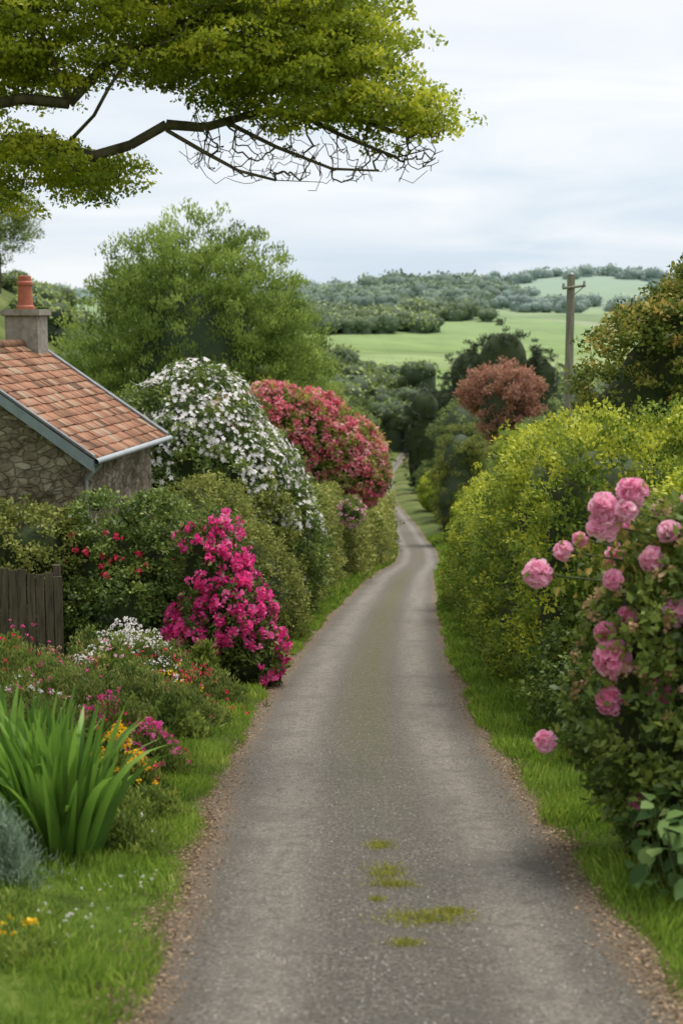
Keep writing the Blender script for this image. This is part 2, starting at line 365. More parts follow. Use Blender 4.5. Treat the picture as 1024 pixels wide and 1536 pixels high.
mx3=nd(nt,'ShaderNodeMix',data_type='RGBA'); L(rfar.outputs[0],mx3.inputs[0]); L(mx2.outputs[2],mx3.inputs[6]); mx3.inputs[7].default_value=(.26,.34,.29,1)  # aerial haze mixed into the ground colour with distance
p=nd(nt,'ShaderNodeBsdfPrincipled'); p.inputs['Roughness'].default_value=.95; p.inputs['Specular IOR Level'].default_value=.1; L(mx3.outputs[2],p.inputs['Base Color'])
b=nd(nt,'ShaderNodeBump'); b.inputs['Distance'].default_value=.03; L(n1b.outputs['Fac'],b.inputs['Height']); L(b.outputs[0],p.inputs['Normal']); L(p.outputs[0],out.inputs['Surface'])
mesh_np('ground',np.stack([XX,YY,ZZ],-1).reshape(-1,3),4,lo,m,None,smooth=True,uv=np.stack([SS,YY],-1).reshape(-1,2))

m,nt,out=newmat('worn_asphalt'); L=nt.links.new
uvn=nd(nt,'ShaderNodeUVMap'); sx=nd(nt,'ShaderNodeSeparateXYZ'); L(uvn.outputs[0],sx.inputs[0])
def noise(scale,det=5,vec=None,rough=.55):
    n=nd(nt,'ShaderNodeTexNoise'); n.inputs['Scale'].default_value=scale; n.inputs['Detail'].default_value=det; n.inputs['Roughness'].default_value=rough; L(vec or uvn.outputs[0],n.inputs['Vector']); return n
def math_(op,a,b=None,c=None):
    n=nd(nt,'ShaderNodeMath',operation=op)
    for i,v in enumerate((a,b,c)):
        if v is None: continue
        if isinstance(v,(int,float)): n.inputs[i].default_value=v
        else: L(v,n.inputs[i])
    return n.outputs[0]
def mixc(f,a,bb,bt='MIX'):
    n=nd(nt,'ShaderNodeMix',data_type='RGBA',blend_type=bt)
    if isinstance(f,float): n.inputs[0].default_value=f
    else: L(f,n.inputs[0])
    for i,v in ((6,a),(7,bb)):
        if isinstance(v,tuple): n.inputs[i].default_value=(*v,1)
        else: L(v,n.inputs[i])
    return n.outputs[2]
def mapr(v,a,bb,c=0,d=1):
    n=nd(nt,'ShaderNodeMapRange'); n.interpolation_type='SMOOTHSTEP'; L(v,n.inputs[0]); n.inputs[1].default_value=a; n.inputs[2].default_value=bb; n.inputs[3].default_value=c; n.inputs[4].default_value=d; return n.outputs[0]
nf=noise(32,5,rough=.85); nm=noise(7,8,rough=.65); nl=noise(1.1,5)
mpv=nd(nt,'ShaderNodeMapping'); mpv.inputs['Scale'].default_value=(2.6,.2,1); L(uvn.outputs[0],mpv.inputs[0]); ns=noise(1.5,7,mpv.outputs[0],.65)
absS=math_('ABSOLUTE',sx.outputs[0])
wobS=math_('MULTIPLY_ADD',nl.outputs['Fac'],.22,math_('SUBTRACT',absS,.11))
track=math_('SUBTRACT',1.,mapr(math_('ABSOLUTE',math_('SUBTRACT',wobS,.80)),.04,.46))
base=mixc(math_('MULTIPLY',track,math_('MULTIPLY_ADD',ns.outputs['Fac'],1.3,-.05)),(.150,.135,.114),(.30,.272,.235))
grit=ramp(nt,[(.36,(.22,.21,.2)),(.46,(.72,.72,.71)),(.54,(1.1,1.1,1.1)),(.64,(2.2,2.15,2.05))]); L(nf.outputs['Fac'],grit.inputs['Fac'])
gritf=math_('SUBTRACT',1.,math_('MULTIPLY',track,.35))
col=mixc(gritf,base,grit.outputs[0],'MULTIPLY')
vs_=nd(nt,'ShaderNodeTexVoronoi'); vs_.inputs['Scale'].default_value=42; L(uvn.outputs[0],vs_.inputs['Vector'])
svs=nd(nt,'ShaderNodeSeparateColor'); L(vs_.outputs['Color'],svs.inputs[0])
stn=math_('MULTIPLY',mapr(svs.outputs[0],.84,.88),math_('SUBTRACT',1.,mapr(vs_.outputs['Distance'],.25,.4)))
col=mixc(math_('MULTIPLY',stn,.7),col,(.46,.43,.38))
pat=mapr(nm.outputs['Fac'],.46,.64,0,.5); col=mixc(pat,col,(.105,.094,.078))
big=mapr(nl.outputs['Fac'],.5,.64,0,.35); col=mixc(big,col,(.12,.108,.09))
cen=math_('SUBTRACT',1.,mapr(math_('MULTIPLY_ADD',nm.outputs['Fac'],.5,absS),.3,.80))
ymask=math_('MULTIPLY',mapr(sx.outputs[1],9,20),math_('SUBTRACT',1.,math_('MULTIPLY',mapr(sx.outputs[1],55,85),.6)))
mossf=math_('MULTIPLY',math_('MULTIPLY',cen,ymask),mapr(nm.outputs['Fac'],.38,.6,.2,.95))
col=mixc(mossf,col,(.115,.113,.045))
ed=mapr(math_('MULTIPLY_ADD',nm.outputs['Fac'],.35,math_('MULTIPLY_ADD',nl.outputs['Fac'],.25,absS)),1.46,1.74)
rb2=ramp(nt,[(.35,(.06,.042,.026)),(.5,(.17,.125,.08)),(.68,(.36,.29,.21))]); nf2=noise(45,4,rough=.75); L(nf2.outputs['Fac'],rb2.inputs['Fac'])
col=mixc(ed,col,rb2.outputs[0])
p=nd(nt,'ShaderNodeBsdfPrincipled'); p.inputs['Roughness'].default_value=.8; p.inputs['Specular IOR Level'].default_value=.3; L(col,p.inputs['Base Color'])
b=nd(nt,'ShaderNodeBump'); b.inputs['Distance'].default_value=.025; b.inputs['Strength'].default_value=1.; L(math_('ADD',nf.outputs['Fac'],nm.outputs['Fac']),b.inputs['Height']); L(b.outputs[0],p.inputs['Normal']); L(p.outputs[0],out.inputs['Surface'])
rs=np.array([-1.5,-1.38,-.7,0,.7,1.38,1.5]); yr=Yv[Yv<480]
YR,SR=np.meshgrid(yr,rs,indexing='ij')
SR=SR.copy(); j=np.stack([yr,yr*0,yr*0],-1)
SR[:,0]+=.10*sn(j,2.1,11)+.05*sn(j,6,12)-.02; SR[:,-1]+=.10*sn(j,1.9,13)+.05*sn(j,6.3,14)+.02
XR=cx(YR)+SR; ZR=Pz(YR)+.006
idx=np.arange(XR.size).reshape(XR.shape)
lo=np.stack([idx[:-1,:-1],idx[:-1,1:],idx[1:,1:],idx[1:,:-1]],-1).reshape(-1)
mesh_np('country_lane',np.stack([XR,YR,ZR],-1).reshape(-1,3),4,lo,m,None,uv=np.stack([SR,YR],-1).reshape(-1,2))
n=14000; y=6+rng.random(n)**1.8*30; s=np.where(rng.random(n)<.5,-1,1)*(1.5+rng.normal(0,.12,n)); x=cx(y)+s
P=np.stack([x,y,Pz(y)+.012],-1)
m_lit=leafmat('leaf_litter',[(.06,.04,.02),(.2,.13,.08),(.38,.28,.18)],0,.8,.2,nscale=4,namp=.2,mul=1)
scatter('leaf_litter',P,rdir(n)*np.array([1,1,.25]),np.tile([0,0,1.],(n,1))+rdir(n)*.4,.03*rng.uniform(.4,1.3,n),.02,rng.random(n),m_lit)
n=7000; y=6+rng.random(n)**1.6*18; s=rng.normal(0,.75,n); s=s[np.abs(s)<1.4]; y=y[:len(s)]; n=len(s); x=cx(y)+s
P=np.stack([x,y,Pz(y)+.010],-1)
m_chip=leafmat('stone_chippings',[(.08,.075,.065),(.2,.19,.17),(.45,.42,.38)],0,.85,.2,nscale=4,namp=.2,mul=1)
scatter('stone_chippings',P,rdir(n)*np.array([1,1,.3]),np.tile([0,0,1.],(n,1))+rdir(n)*.5,.015*rng.uniform(.5,1.4,n),.012,rng.random(n),m_chip,None,OVAL)

# ------------------------------------------------------------ grass
def grass(name,n,ygen,sgen,Lb,mat,wf=.09):
    y=ygen(n); s=sgen(n,y); x=cx(y)+s; z=ground(x,y)-.01
    P=np.stack([x,y,z],-1)
    cl=sn(P,3.1,21)+.5*sn(P,8,23)
    D=np.array([0,0,1.])+rdir(n)*.55+.35*np.stack([sn(P,4,24),sn(P,4,25),0*y],-1)
    L=Lb*rng.uniform(.5,1.3,n)*np.clip(1+.4*cl,.3,2.2)*(1+np.clip((y-12)/40,0,1.5)*.5)*sst(1.36,1.62,np.abs(s)+.08*sn(P,5,22))
    return scatter(name,P,D,rdir(n),L,L*wf*(1+np.clip((y-10)/20,0,2)),.5+.12*cl+rng.normal(0,.18,n),mat)
def yg(n): return 5.5+rng.random(n)**1.7*38
grass('verge_grass',90000,yg,lambda n,y:-(1.42+rng.random(n)**1.1*(1.5+np.clip((12-y)*.25,0,1.2))),.105,m_grass)
grass('verge_grass',85000,yg,lambda n,y:1.42+rng.random(n)**1.1*1.5,.135,m_grass)
grass('verge_grass',30000,lambda n:42+rng.random(n)*80,lambda n,y:(np.where(rng.random(n)<.6,-1,1))*(1.45+rng.random(n)*1.6),.18,m_grass,.1)
tp=[(.30,11,.10,.12),(.33,10.15,.13,.2),(.36,9.8,.16,.08),(.56,8.95,.26,.16),(.40,8.4,.10,.07),(.25,9.4,.05,.05),(.75,9.1,.12,.05)]
Ps=[]
for a,bb,rx,ry in tp:
    k=int(15000*rx*(ry+.1)); q=rng.normal(0,.6,(k,2)); Ps.append(np.stack([a+q[:,0]*rx,bb+q[:,1]*ry,Pz(bb+q[:,1]*ry)+.004],-1))
P=np.vstack(Ps); n=len(P)
m_tuft=leafmat('tuft_grass',[(.10,.12,.015),(.2,.23,.02),(.34,.32,.05)],.3,nscale=6,namp=.3)
scatter('lane_grass_tuft',P,np.array([0,0,.6])+rdir(n)*.8,rdir(n),.055*rng.uniform(.4,1.2,n),.006,rng.random(n),m_tuft)

# ------------------------------------------------------------ cottage
u=np.array([.148,.989,0]); w=np.array([-.989,.148,0]); O=np.array([-4.58,26.,0])
def H(a,b_,c): return O+a*u+b_*w+np.array([0,0,c])
house=empty('stone_cottage')
def poly_obj(name,verts,faces,mat,parent,bev=0):
    me=bpy.data.meshes.new(name); me.from_pydata([tuple(v) for v in verts],[],faces); me.update(); me.materials.append(mat)
    bm=bmesh.new(); bm.from_mesh(me); bmesh.ops.recalc_face_normals(bm,faces=bm.faces)
    if bev: bmesh.ops.bevel(bm,geom=bm.edges[:],offset=bev,segments=2,affect='EDGES')
    bm.to_mesh(me); bm.free()
    return link(bpy.data.objects.new(name,me),parent)
BF=[(0,1,2,3),(4,5,6,7),(0,1,5,4),(1,2,6,5),(2,3,7,6),(3,0,4,7)]
def hbox(name,a0,a1,b0,b1,c0,c1,mat,bev=0):
    return poly_obj(name,[H(a0,b0,c0),H(a1,b0,c0),H(a1,b1,c0),H(a0,b1,c0),H(a0,b0,c1),H(a1,b0,c1),H(a1,b1,c1),H(a0,b1,c1)],BF,mat,house,bev)
def stonemat(name):
    m,nt,out=newmat(name); L=nt.links.new
    tc=nd(nt,'ShaderNodeTexCoord'); nz=nd(nt,'ShaderNodeTexNoise'); nz.inputs['Scale'].default_value=4; nz.inputs['Detail'].default_value=6; L(tc.outputs['Object'],nz.inputs['Vector'])
    mxv=nd(nt,'ShaderNodeMix',data_type='RGBA'); mxv.inputs[0].default_value=.14; L(tc.outputs['Object'],mxv.inputs[6]); L(nz.outputs['Color'],mxv.inputs[7])
    mp=nd(nt,'ShaderNodeMapping'); mp.inputs['Scale'].default_value=(5,5,8.5); L(mxv.outputs[2],mp.inputs[0])
    v=nd(nt,'ShaderNodeTexVoronoi',feature='DISTANCE_TO_EDGE'); v.inputs['Scale'].default_value=1; L(mp.outputs[0],v.inputs['Vector'])
    v2=nd(nt,'ShaderNodeTexVoronoi'); v2.inputs['Scale'].default_value=1; L(mp.outputs[0],v2.inputs['Vector'])
    sc=nd(nt,'ShaderNodeSeparateColor'); L(v2.outputs['Color'],sc.inputs[0])
    r=ramp(nt,[(0,(.20,.165,.13)),(.4,(.30,.26,.205)),(.75,(.38,.335,.275)),(1,(.48,.44,.37))]); L(sc.outputs[0],r.inputs['Fac'])
    re=ramp(nt,[(0,(0,0,0)),(.10,(1,1,1))]); L(v.outputs['Distance'],re.inputs['Fac'])
    mm=nd(nt,'ShaderNodeMix',data_type='RGBA'); L(re.outputs[0],mm.inputs[0]); mm.inputs[6].default_value=(.21,.18,.14,1); L(r.outputs[0],mm.inputs[7])
    n2=nd(nt,'ShaderNodeTexNoise'); n2.inputs['Scale'].default_value=2.2; n2.inputs['Detail'].default_value=12; n2.inputs['Roughness'].default_value=.75; L(tc.outputs['Object'],n2.inputs['Vector'])
    r2=ramp(nt,[(.38,(.42,.37,.26)),(.5,(.85,.80,.70)),(.62,(1.15,1.13,1.1))]); L(n2.outputs['Fac'],r2.inputs['Fac'])
    mu=nd(nt,'ShaderNodeMix',data_type='RGBA',blend_type='MULTIPLY'); mu.inputs[0].default_value=1; L(mm.outputs[2],mu.inputs[6]); L(r2.outputs[0],mu.inputs[7])
    p=nd(nt,'ShaderNodeBsdfPrincipled'); p.inputs['Roughness'].default_value=.95; L(mu.outputs[2],p.inputs['Base Color'])
    b=nd(nt,'ShaderNodeBump'); b.inputs['Distance'].default_value=.03; b.inputs['Strength'].default_value=.8; L(re.outputs[0],b.inputs['Height'])
    b2=nd(nt,'ShaderNodeBump'); b2.inputs['Distance'].default_value=.08; L(n2.outputs['Fac'],b2.inputs['Height']); L(b.outputs[0],b2.inputs['Normal']); L(b2.outputs[0],p.inputs['Normal']); L(p.outputs[0],out.inputs['Surface'])
    return m
m_stone=stonemat('rubble_stone')
m_tile=leafmat('clay_tiles',[(.13,.075,.045),(.29,.14,.08),(.40,.20,.12),(.40,.29,.20)],0,.85,.2,nscale=1.6,namp=.45,mul=1)
m_board=noisemat('painted_bargeboard',(.20,.25,.28),(.28,.33,.36),6,.5,.1)
m_lead=noisemat('lead_flashing',(.14,.15,.16),(.24,.25,.26),5,.6,.1)
m_gut=noisemat('grey_gutter',(.3,.33,.35),(.4,.43,.45),3,.4,.05)
m_pot=noisemat('terracotta_pot',(.34,.09,.05),(.46,.15,.08),6,.7,.1)
m_ren=noisemat('chimney_render',(.2,.18,.15),(.36,.33,.28),8,.9,.3)
E0,RZ,HB=.02,2.0,2.9; base=-5.2
a0,a1,b0,b1=.18,4.85,.28,5.52
tz=E0+(b0/HB)*(RZ-E0)-.12; rz=RZ-.12
vs=[H(a0,b0,base),H(a0,b1,base),H(a0,b1,tz),H(a0,HB,rz),H(a0,b0,tz)]+[H(a1,b0,base),H(a1,b1,base),H(a1,b1,tz),H(a1,HB,rz),H(a1,b0,tz)]
poly_obj('walls',vs,[(0,1,2,3,4),(5,6,7,8,9),(0,1,6,5),(1,2,7,6),(4,0,5,9),(2,3,8,7),(3,4,9,8)],m_stone,house)
for k in range(14):
    c0=tz-.3-k*.3; ln=.34 if k%2 else .2
    hbox('quoin',a0-.012,a0+ln,b0-.012,b0+(.2 if k%2 else .34),c0,c0+.29,m_stone,.015)
for sgn in (0,1):
    f=(lambda b_: b_) if sgn==0 else (lambda b_: 2*HB-b_)
    vv=[];
    for a in (0.02,4.98):
        for (bb,cc) in ((0,E0-.09),(HB,RZ-.09),(HB,RZ-.02),(0,E0-.02)): vv.append(H(a,f(bb),cc))
    poly_obj('roof_deck',vv,[(0,1,2,3),(4,5,6,7),(0,1,5,4),(1,2,6,5),(2,3,7,6),(3,0,4,7)],m_lead,house)
    sl=np.array([HB,RZ-E0]); slen=np.linalg.norm(sl); sl/=slen; nn=np.array([-sl[1],sl[0]])
    V=[];F=[];VR=[]
    rows=15; pitch=slen/rows; cols=22; cw=5.0/cols
    for i in range(rows):
        for jx in range(-1,cols+1):
            A0=jx*cw+(cw/2 if i%2 else 0)+.004; A1=A0+cw-.012
            A0=max(A0,0.0);A1=min(A1,5.0)
            if A1-A0<.03: continue
            t0=i*pitch-.04+rng.uniform(-.012,.012); t1=t0+pitch+.05; lift=rng.uniform(0,.014); th=.022; tw=rng.uniform(-.007,.007)
            k=len(V)
            for (aa,dz) in ((A0,tw),(A1,-tw)):
                for (t,hh) in ((t0,.03+lift+dz),(t1,.004+lift),(t1,.004+lift+th),(t0,.03+lift+th+dz)):
                    q=sl*t+nn*hh; V.append(H(aa,f(q[0]),E0+q[1]))
            VR+= [np.clip(rng.normal(.5,.25),0,1)]*8
            F+=[(k,k+1,k+2,k+3),(k+4,k+5,k+6,k+7),(k,k+1,k+5,k+4),(k+1,k+2,k+6,k+5),(k+2,k+3,k+7,k+6),(k+3,k,k+4,k+7)]
    mesh_np('roof_tiles',np.array(V),4,np.array(F).ravel(),m_tile,house,np.array(VR))
    for (aa,ab_,mt) in ((-.05,.0,m_board),(5.0,5.05,m_board)):
        vv=[]
        for a in (aa,ab_):
            for (bb,cc) in ((-.05,E0-.24),(HB,RZ-.16),(HB,RZ+.03),(-.05,E0-.01)): vv.append(H(a,f(bb),cc))
        poly_obj('bargeboard',vv,BF,mt,house)
    for aa in (-.06,4.9):
        vv=[]
        for a in (aa,aa+(.10 if aa<0 else .17)):
            for (bb,cc) in ((-.06,E0+.035),(HB,RZ+.04),(HB,RZ+.085),(-.06,E0+.08)): vv.append(H(a,f(bb),cc))
        poly_obj('verge_flashing',vv,BF,m_lead,house)
tubes('ridge_tiles',np.array([H(i*.42,HB,RZ+.02) for i in range(12)]),np.array([H(i*.42+.41,HB,RZ+.02) for i in range(12)]),np.full(12,.11),np.full(12,.105),m_tile,house,10)
tubes('gutter',np.array([H(-.05,-.09,E0-.04),H(.25,-.1,E0-.1),H(.32,.22,E0-.42)]),np.array([H(5.08,-.09,E0-.04),H(.32,.22,E0-.42),H(.32,.23,base)]),np.array([.06,.035,.035]),np.array([.06,.035,.035]),m_gut,house,10)
hbox('chimney_stack',4.2,4.85,HB-.36,HB+.36,RZ-.5,RZ+.62,m_ren,.015)
hbox('chimney_cap',4.13,4.92,HB-.43,HB+.43,RZ+.62,RZ+.76,m_ren,.02)
prof=[(.0,.20),(.06,.20),(.09,.165),(.5,.145),(.52,.17),(.57,.17),(.6,.14),(.70,.14),(.71,.11)]
c0=H(4.5,HB,RZ+.76)
tubes('chimney_pot',np.array([c0+[0,0,q[0]] for q in prof[:-1]]),np.array([c0+[0,0,q[0]+.0] for q in prof[1:]]),np.array([q[1] for q in prof[:-1]]),np.array([q[1] for q in prof[1:]]),m_pot,house,20)
A=[];B=[]
for k in range(34):
    b_=rng.uniform(.5,3.4); c=rng.uniform(-3.2,-1.2); ang=rng.normal(0,.5)
    for s_ in range(rng.integers(9,22)):
        nb=b_+math.sin(ang)*.13; nc=c+math.cos(ang)*.13
        lim=E0+(nb/HB)*(RZ-E0)-.35
        if nc>lim or nb<.3 or nb>5: break
        A.append(H(a0-.015,b_,c));B.append(H(a0-.015,nb,nc)); b_,c=nb,nc; ang+=rng.normal(0,.3); ang=max(-1.6,min(1.6,ang))
A=np.array(A);B=np.array(B)
m_twig=noisemat('creeper_twig',(.10,.075,.05),(.18,.14,.10),9,.9)
tubes('bare_creeper',A,B,np.full(len(A),.007),np.full(len(A),.006),m_twig,house,4)

# fence
m_fence=noisemat('weathered_fence',(.05,.04,.028),(.16,.125,.09),5,.9,.4,stretch=(6,6,.5))
bm=bmesh.new()
def bbox(bm,c,sx_,sy_,sz_,rot=0):
    bmesh.ops.create_cube(bm,size=1,matrix=Matrix.Translation(c)@Matrix.Rotation(rot,4,'Z')@Matrix.Diagonal((sx_,sy_,sz_,1)))
x=-7.6
while x<-4.4:
    y=22.0+(x+4.4)*-.05; g=float(ground(x,y)); h=1.66+rng.uniform(-.08,.05)
    bbox(bm,(x,y+rng.uniform(-.01,.01),g+h/2-.05),.12+rng.uniform(0,.012),.022,h,rng.uniform(-.06,.06)); x+=.143
for hh in (.4,1.25):
    bbox(bm,(-6.05,22.1+.03,float(ground(-6,22.))+hh),3.2,.05,.09,-.05)
for xx in (-7.4,-5.9,-4.5): bbox(bm,(xx,22.17,float(ground(xx,22.))+.8),.1,.1,1.8)
me=bpy.data.meshes.new('fence'); bm.to_mesh(me); bm.free(); me.materials.append(m_fence)
link(bpy.data.objects.new('wooden_fence',me))

# pole
pole=empty('utility_pole'); m_pole=noisemat('pole_wood',(.15,.14,.10),(.31,.29,.23),4,.9,.3,stretch=(5,5,.4))
px,py=7.0,44.; g=float(ground(px,py))
zs=np.linspace(g-.5,3.85,9); A=np.array([[px,py,z] for z in zs]); rr=np.linspace(.165,.12,9)
tubes('post',A[:-1],A[1:],rr[:-1],rr[1:],m_pole,pole,14)
m_ins=noisemat('insulator_ceramic',(.2,.25,.24),(.3,.35,.34),3,.3,.05)
tubes('crossarm',np.array([[px-.28,py-.16,3.42],[px,py-.14,3.15]]),np.array([[px+.42,py-.16,3.5],[px+.36,py-.16,3.46]]),np.array([.04,.015]),np.array([.04,.015]),m_pole,pole,6)
tubes('insulators',np.array([[px+.38,py-.16,3.5],[px-.25,py-.16,3.43],[px,py,3.83]]),np.array([[px+.38,py-.16,3.64],[px-.25,py-.16,3.57],[px,py,3.9]]),np.array([.05,.05,.13]),np.array([.035,.035,.07]),m_ins,pole,10)

# ------------------------------------------------------------ left planting
G=lambda x,y: float(ground(x,y))
bush('ivy_hedge_bush',[(-5.9,23.0,-1.25,1.5,.65,.75),(-5.0,22.9,-1.2,.8,.65,.7),(-6.6,23,-.9,1.2,.7,.8)],30,34,.17,.07,.7,m_olive,amp=.08)
bush('red_rose_bush',[(-3.9,23.2,-1.85,.9,.8,1.45),(-3.05,23.3,-1.65,.75,.8,1.3),(-3.4,22.6,-2.4,.85,.7,1.1),(-4.3,22.7,-2.5,.5,.5,1.0)],30,38,.17,.07,.7,m_dark,
     [dict(dens=9,R=.07,n=16,mat=m_scar,clu=2.2,thr=.25,out=.08)],amp=.10,vspread=.2,var0=.68)
bush('magenta_rhododendron',[(-2.05,22.0,-1.35,.52,.6,.95),(-1.75,21.9,-2.1,.60,.65,.85),(-1.5,21.8,-2.6,.55,.55,.6),(-2.15,21.9,-2.3,.5,.6,.8)],28,30,.16,.10,.4,m_dark,
     [dict(dens=52,R=.085,n=20,mat=m_mag,clu=3.0,thr=-.55,out=.09)],amp=.13,f=2.,seed=3,var0=.6)
bush('rounded_green_shrub',[(-2.8,29.0,-2.45,1.15,1.2,1.65),(-2.0,29.5,-3.1,.95,1.1,1.3),(-1.55,30.2,-3.8,.8,1.0,.9)],22,36,.18,.07,.6,m_olive,amp=.08,topyel=.12,var0=.5)
WL=[(-3.9,37.5,-1.55,2.0,2.2,2.6),(-2.7,37.2,-2.6,1.8,2.2,2.5),(-1.6,36.8,-3.5,1.05,1.7,1.85),(-5.2,37.6,-1.9,1.5,2.0,2.5),(-3.2,37,-4,2.3,2,2.)]
bush('white_flowering_rhododendron',WL,12,34,.27,.13,.45,m_dark,
     [dict(dens=70,R=.08,kind='star',mat=m_white,clu=1.9,thr=-.6,out=.14,mask=lambda P,N:(P[:,2]>-3.9+rng.normal(0,.5,len(P)))&(rng.random(len(P))<.25+.8*np.clip(N[:,2]*1.4+.2,0,1)))],amp=.08,seed=4,var0=.68)
RL=[(-1.3,58,-2.7,2.2,2.2,2.2),(.2,57.5,-3.2,1.45,1.9,1.8),(-2.9,58,-2.4,2.0,2.1,2.2),(.8,57.0,-3.7,.9,1.4,1.2),(-4.0,58,-2.6,1.5,1.8,2.0),(-.6,57.6,-3.7,1.6,1.8,1.5)]
e_=bush('pink_rhododendron',RL,8,34,.36,.17,.45,m_bronze,
     [dict(dens=24,R=.16,n=14,mat=m_red,clu=1.4,thr=-1.0,out=.12)],amp=.11,f=1.4,seed=6)
tubes('stems',np.array([[-1.5,58,G(-1.5,58)-.2],[-.6,57.5,G(-.6,57.5)-.2],[-3.2,58,G(-3.2,58)-.2]]),np.array([[-1.5,58,-3.5],[.0,57.5,-3.6],[-3.3,58,-3.]]),np.full(3,.16),np.full(3,.10),bark,e_,8)
LC=lambda y: cx(y)-1.5-.75-.85
hedge('roadside_hedge',LC,35,62,1.7,lambda y:2.9+.25*np.sin(y*.8)+.6*sst(40,55,y),10,30,.24,.105,.6,m_olive,bulge=.22,seed=9,yel=.12,var0=.5)
hedge('roadside_hedge',lambda y:cx(y)-3.4,58,125,2.4,lambda y:3.8+.4*np.sin(y*.3),4,30,.4,.2,.6,m_olive,bulge=.3,seed=10,yel=.15,f=.6,var0=.6)
bush('pale_flowering_shrub',[(.35,52,-4.6,.45,.6,.5)],16,30,.16,.09,.5,m_mid,[dict(dens=24,R=.09,n=10,mat=m_pink,mask=lambda P,N:rng.random(len(P))<.6)])
def border(name,cells,mat,lpc,Ls,asp,flow=None,var0=.5):
    e=empty(name); P=[];N=[]
    for (x,y,r,h,k) in cells:
        q=rng.normal(0,.5,(k,2))*r; d=np.exp(-(q**2).sum(1)/(r*r)*1.2)
        xx=x+q[:,0]; yy=y+q[:,1]; zz=ground(xx,yy)+h*d*rng.uniform(.15,1,k)*(1+.3*sn(np.stack([xx,yy,xx*0],-1),7,51)); P.append(np.stack([xx,yy,zz],-1)); 
        N.append(nrm(np.stack([q[:,0]/r*.6,q[:,1]/r*.6-.2,np.ones(k)*.8],-1)))
    P=np.vstack(P);N=np.vstack(N)
    scatter('foliage',*leaves_from(P,N,lpc,.11,Ls,asp,up=.6,jit=.7,vspread=.25,var0=var0),mat,e)
    if flow:
        for (fx,fy,fr,fh,k,R,n_,fm) in flow:
            q=rng.normal(0,.5,(k,2))*fr; xx=fx+q[:,0]; yy=fy+q[:,1]
            d=np.exp(-(q**2).sum(1)/(fr*fr)*.8)
            C=np.stack([xx,yy,ground(xx,yy)+fh*d*rng.uniform(.8,1.12,k)],-1)
            truss(C,np.tile([0,-.4,.8],(k,1)),R*rng.uniform(.6,1.2,k),n_,'flowers',fm,e)
    return e
border('white_flower_shrub',[(-2.8,19.2,.7,.95,420),(-2.3,19.0,.5,.7,200),(-3.4,19.5,.6,.75,260)],m_dry,26,.06,.35,
       [(-2.85,19.0,.85,1.0,240,.035,8,m_white),(-2.6,18.6,.9,.78,50,.032,8,m_scar)])
border('mixed_garden_border',[(-3.3,16.6,.9,.75,520),(-2.5,16.9,.7,.65,420),(-1.95,17.6,.45,.5,220),(-4.4,18.6,1.,.75,420),(-4.0,15.0,.8,.6,300),(-1.7,19.3,.4,.5,160),(-3.2,14.9,.6,.55,260),(-5,20.3,.8,.6,300),(-3.2,20.8,.6,.7,200)],m_dry,26,.06,.3,
       [(-2.2,17.6,.7,.6,34,.03,8,m_scar),(-4.3,18.4,1.2,.85,50,.034,8,m_scar),(-2.2,18,.6,.64,28,.028,7,m_yel),(-3.3,16.2,1.0,.7,34,.03,7,m_mag),(-3.3,17,.9,.85,60,.024,7,m_bud),(-3.6,15.4,.8,.68,36,.024,7,m_white),(-4.6,19.8,.8,.9,24,.034,8,m_mag),(-2.9,17.4,.8,.85,20,.03,8,m_pink),(-1.9,18.9,.4,.6,24,.03,8,m_scar)])
border('leafy_garden_plant',[(-2.9,17.8,.35,.8,140),(-3.7,16.9,.3,.7,120),(-2.0,16.3,.3,.5,110),(-4.7,19.8,.4,.8,130),(-2.0,20.2,.3,.8,120)],m_mid,24,.08,.45)
border('magenta_garden_flower',[(-2.35,14.7,.5,.55,300),(-1.95,14.2,.35,.4,160)],m_mid,24,.06,.3,
       [(-2.45,14.7,.42,.62,80,.032,10,m_mag),(-1.95,14.2,.32,.5,70,.032,10,m_mag),(-2.2,14.4,.5,.5,30,.028,8,m_scar)])
border('yellow_garden_flower',[(-2.1,12.9,.35,.5,200),(-1.85,12.7,.25,.3,80)],m_mid,24,.055,.3,
       [(-2.1,12.9,.26,.64,60,.038,12,m_yel),(-1.9,12.7,.3,.45,34,.034,10,m_yel),(-1.85,12.8,.3,.4,20,.028,8,m_scar)])
border('leafy_ground_plant',[(-1.85,10.9,.36,.26,160),(-2.0,11.6,.5,.33,200),(-2.6,12.6,.6,.45,200),(-1.65,12.0,.3,.2,80)],m_mid,24,.06,.3)
border('lavender_plant',[(-2.33,9.4,.16,.40,170),(-2.55,9.9,.3,.45,200)],m_lav,24,.06,.15)
border('meadow_flower',[(-1.95,8.0,.35,.12,60),(-2.2,8.6,.4,.15,60)],m_mid,14,.05,.3,
       [(-2.0,8.2,.25,.17,12,.024,10,m_yel),(-1.7,8.6,.45,.12,20,.012,8,m_white),(-1.5,9.6,.5,.12,18,.011,8,m_white),(-1.75,11.2,.5,.2,10,.016,8,m_white)])
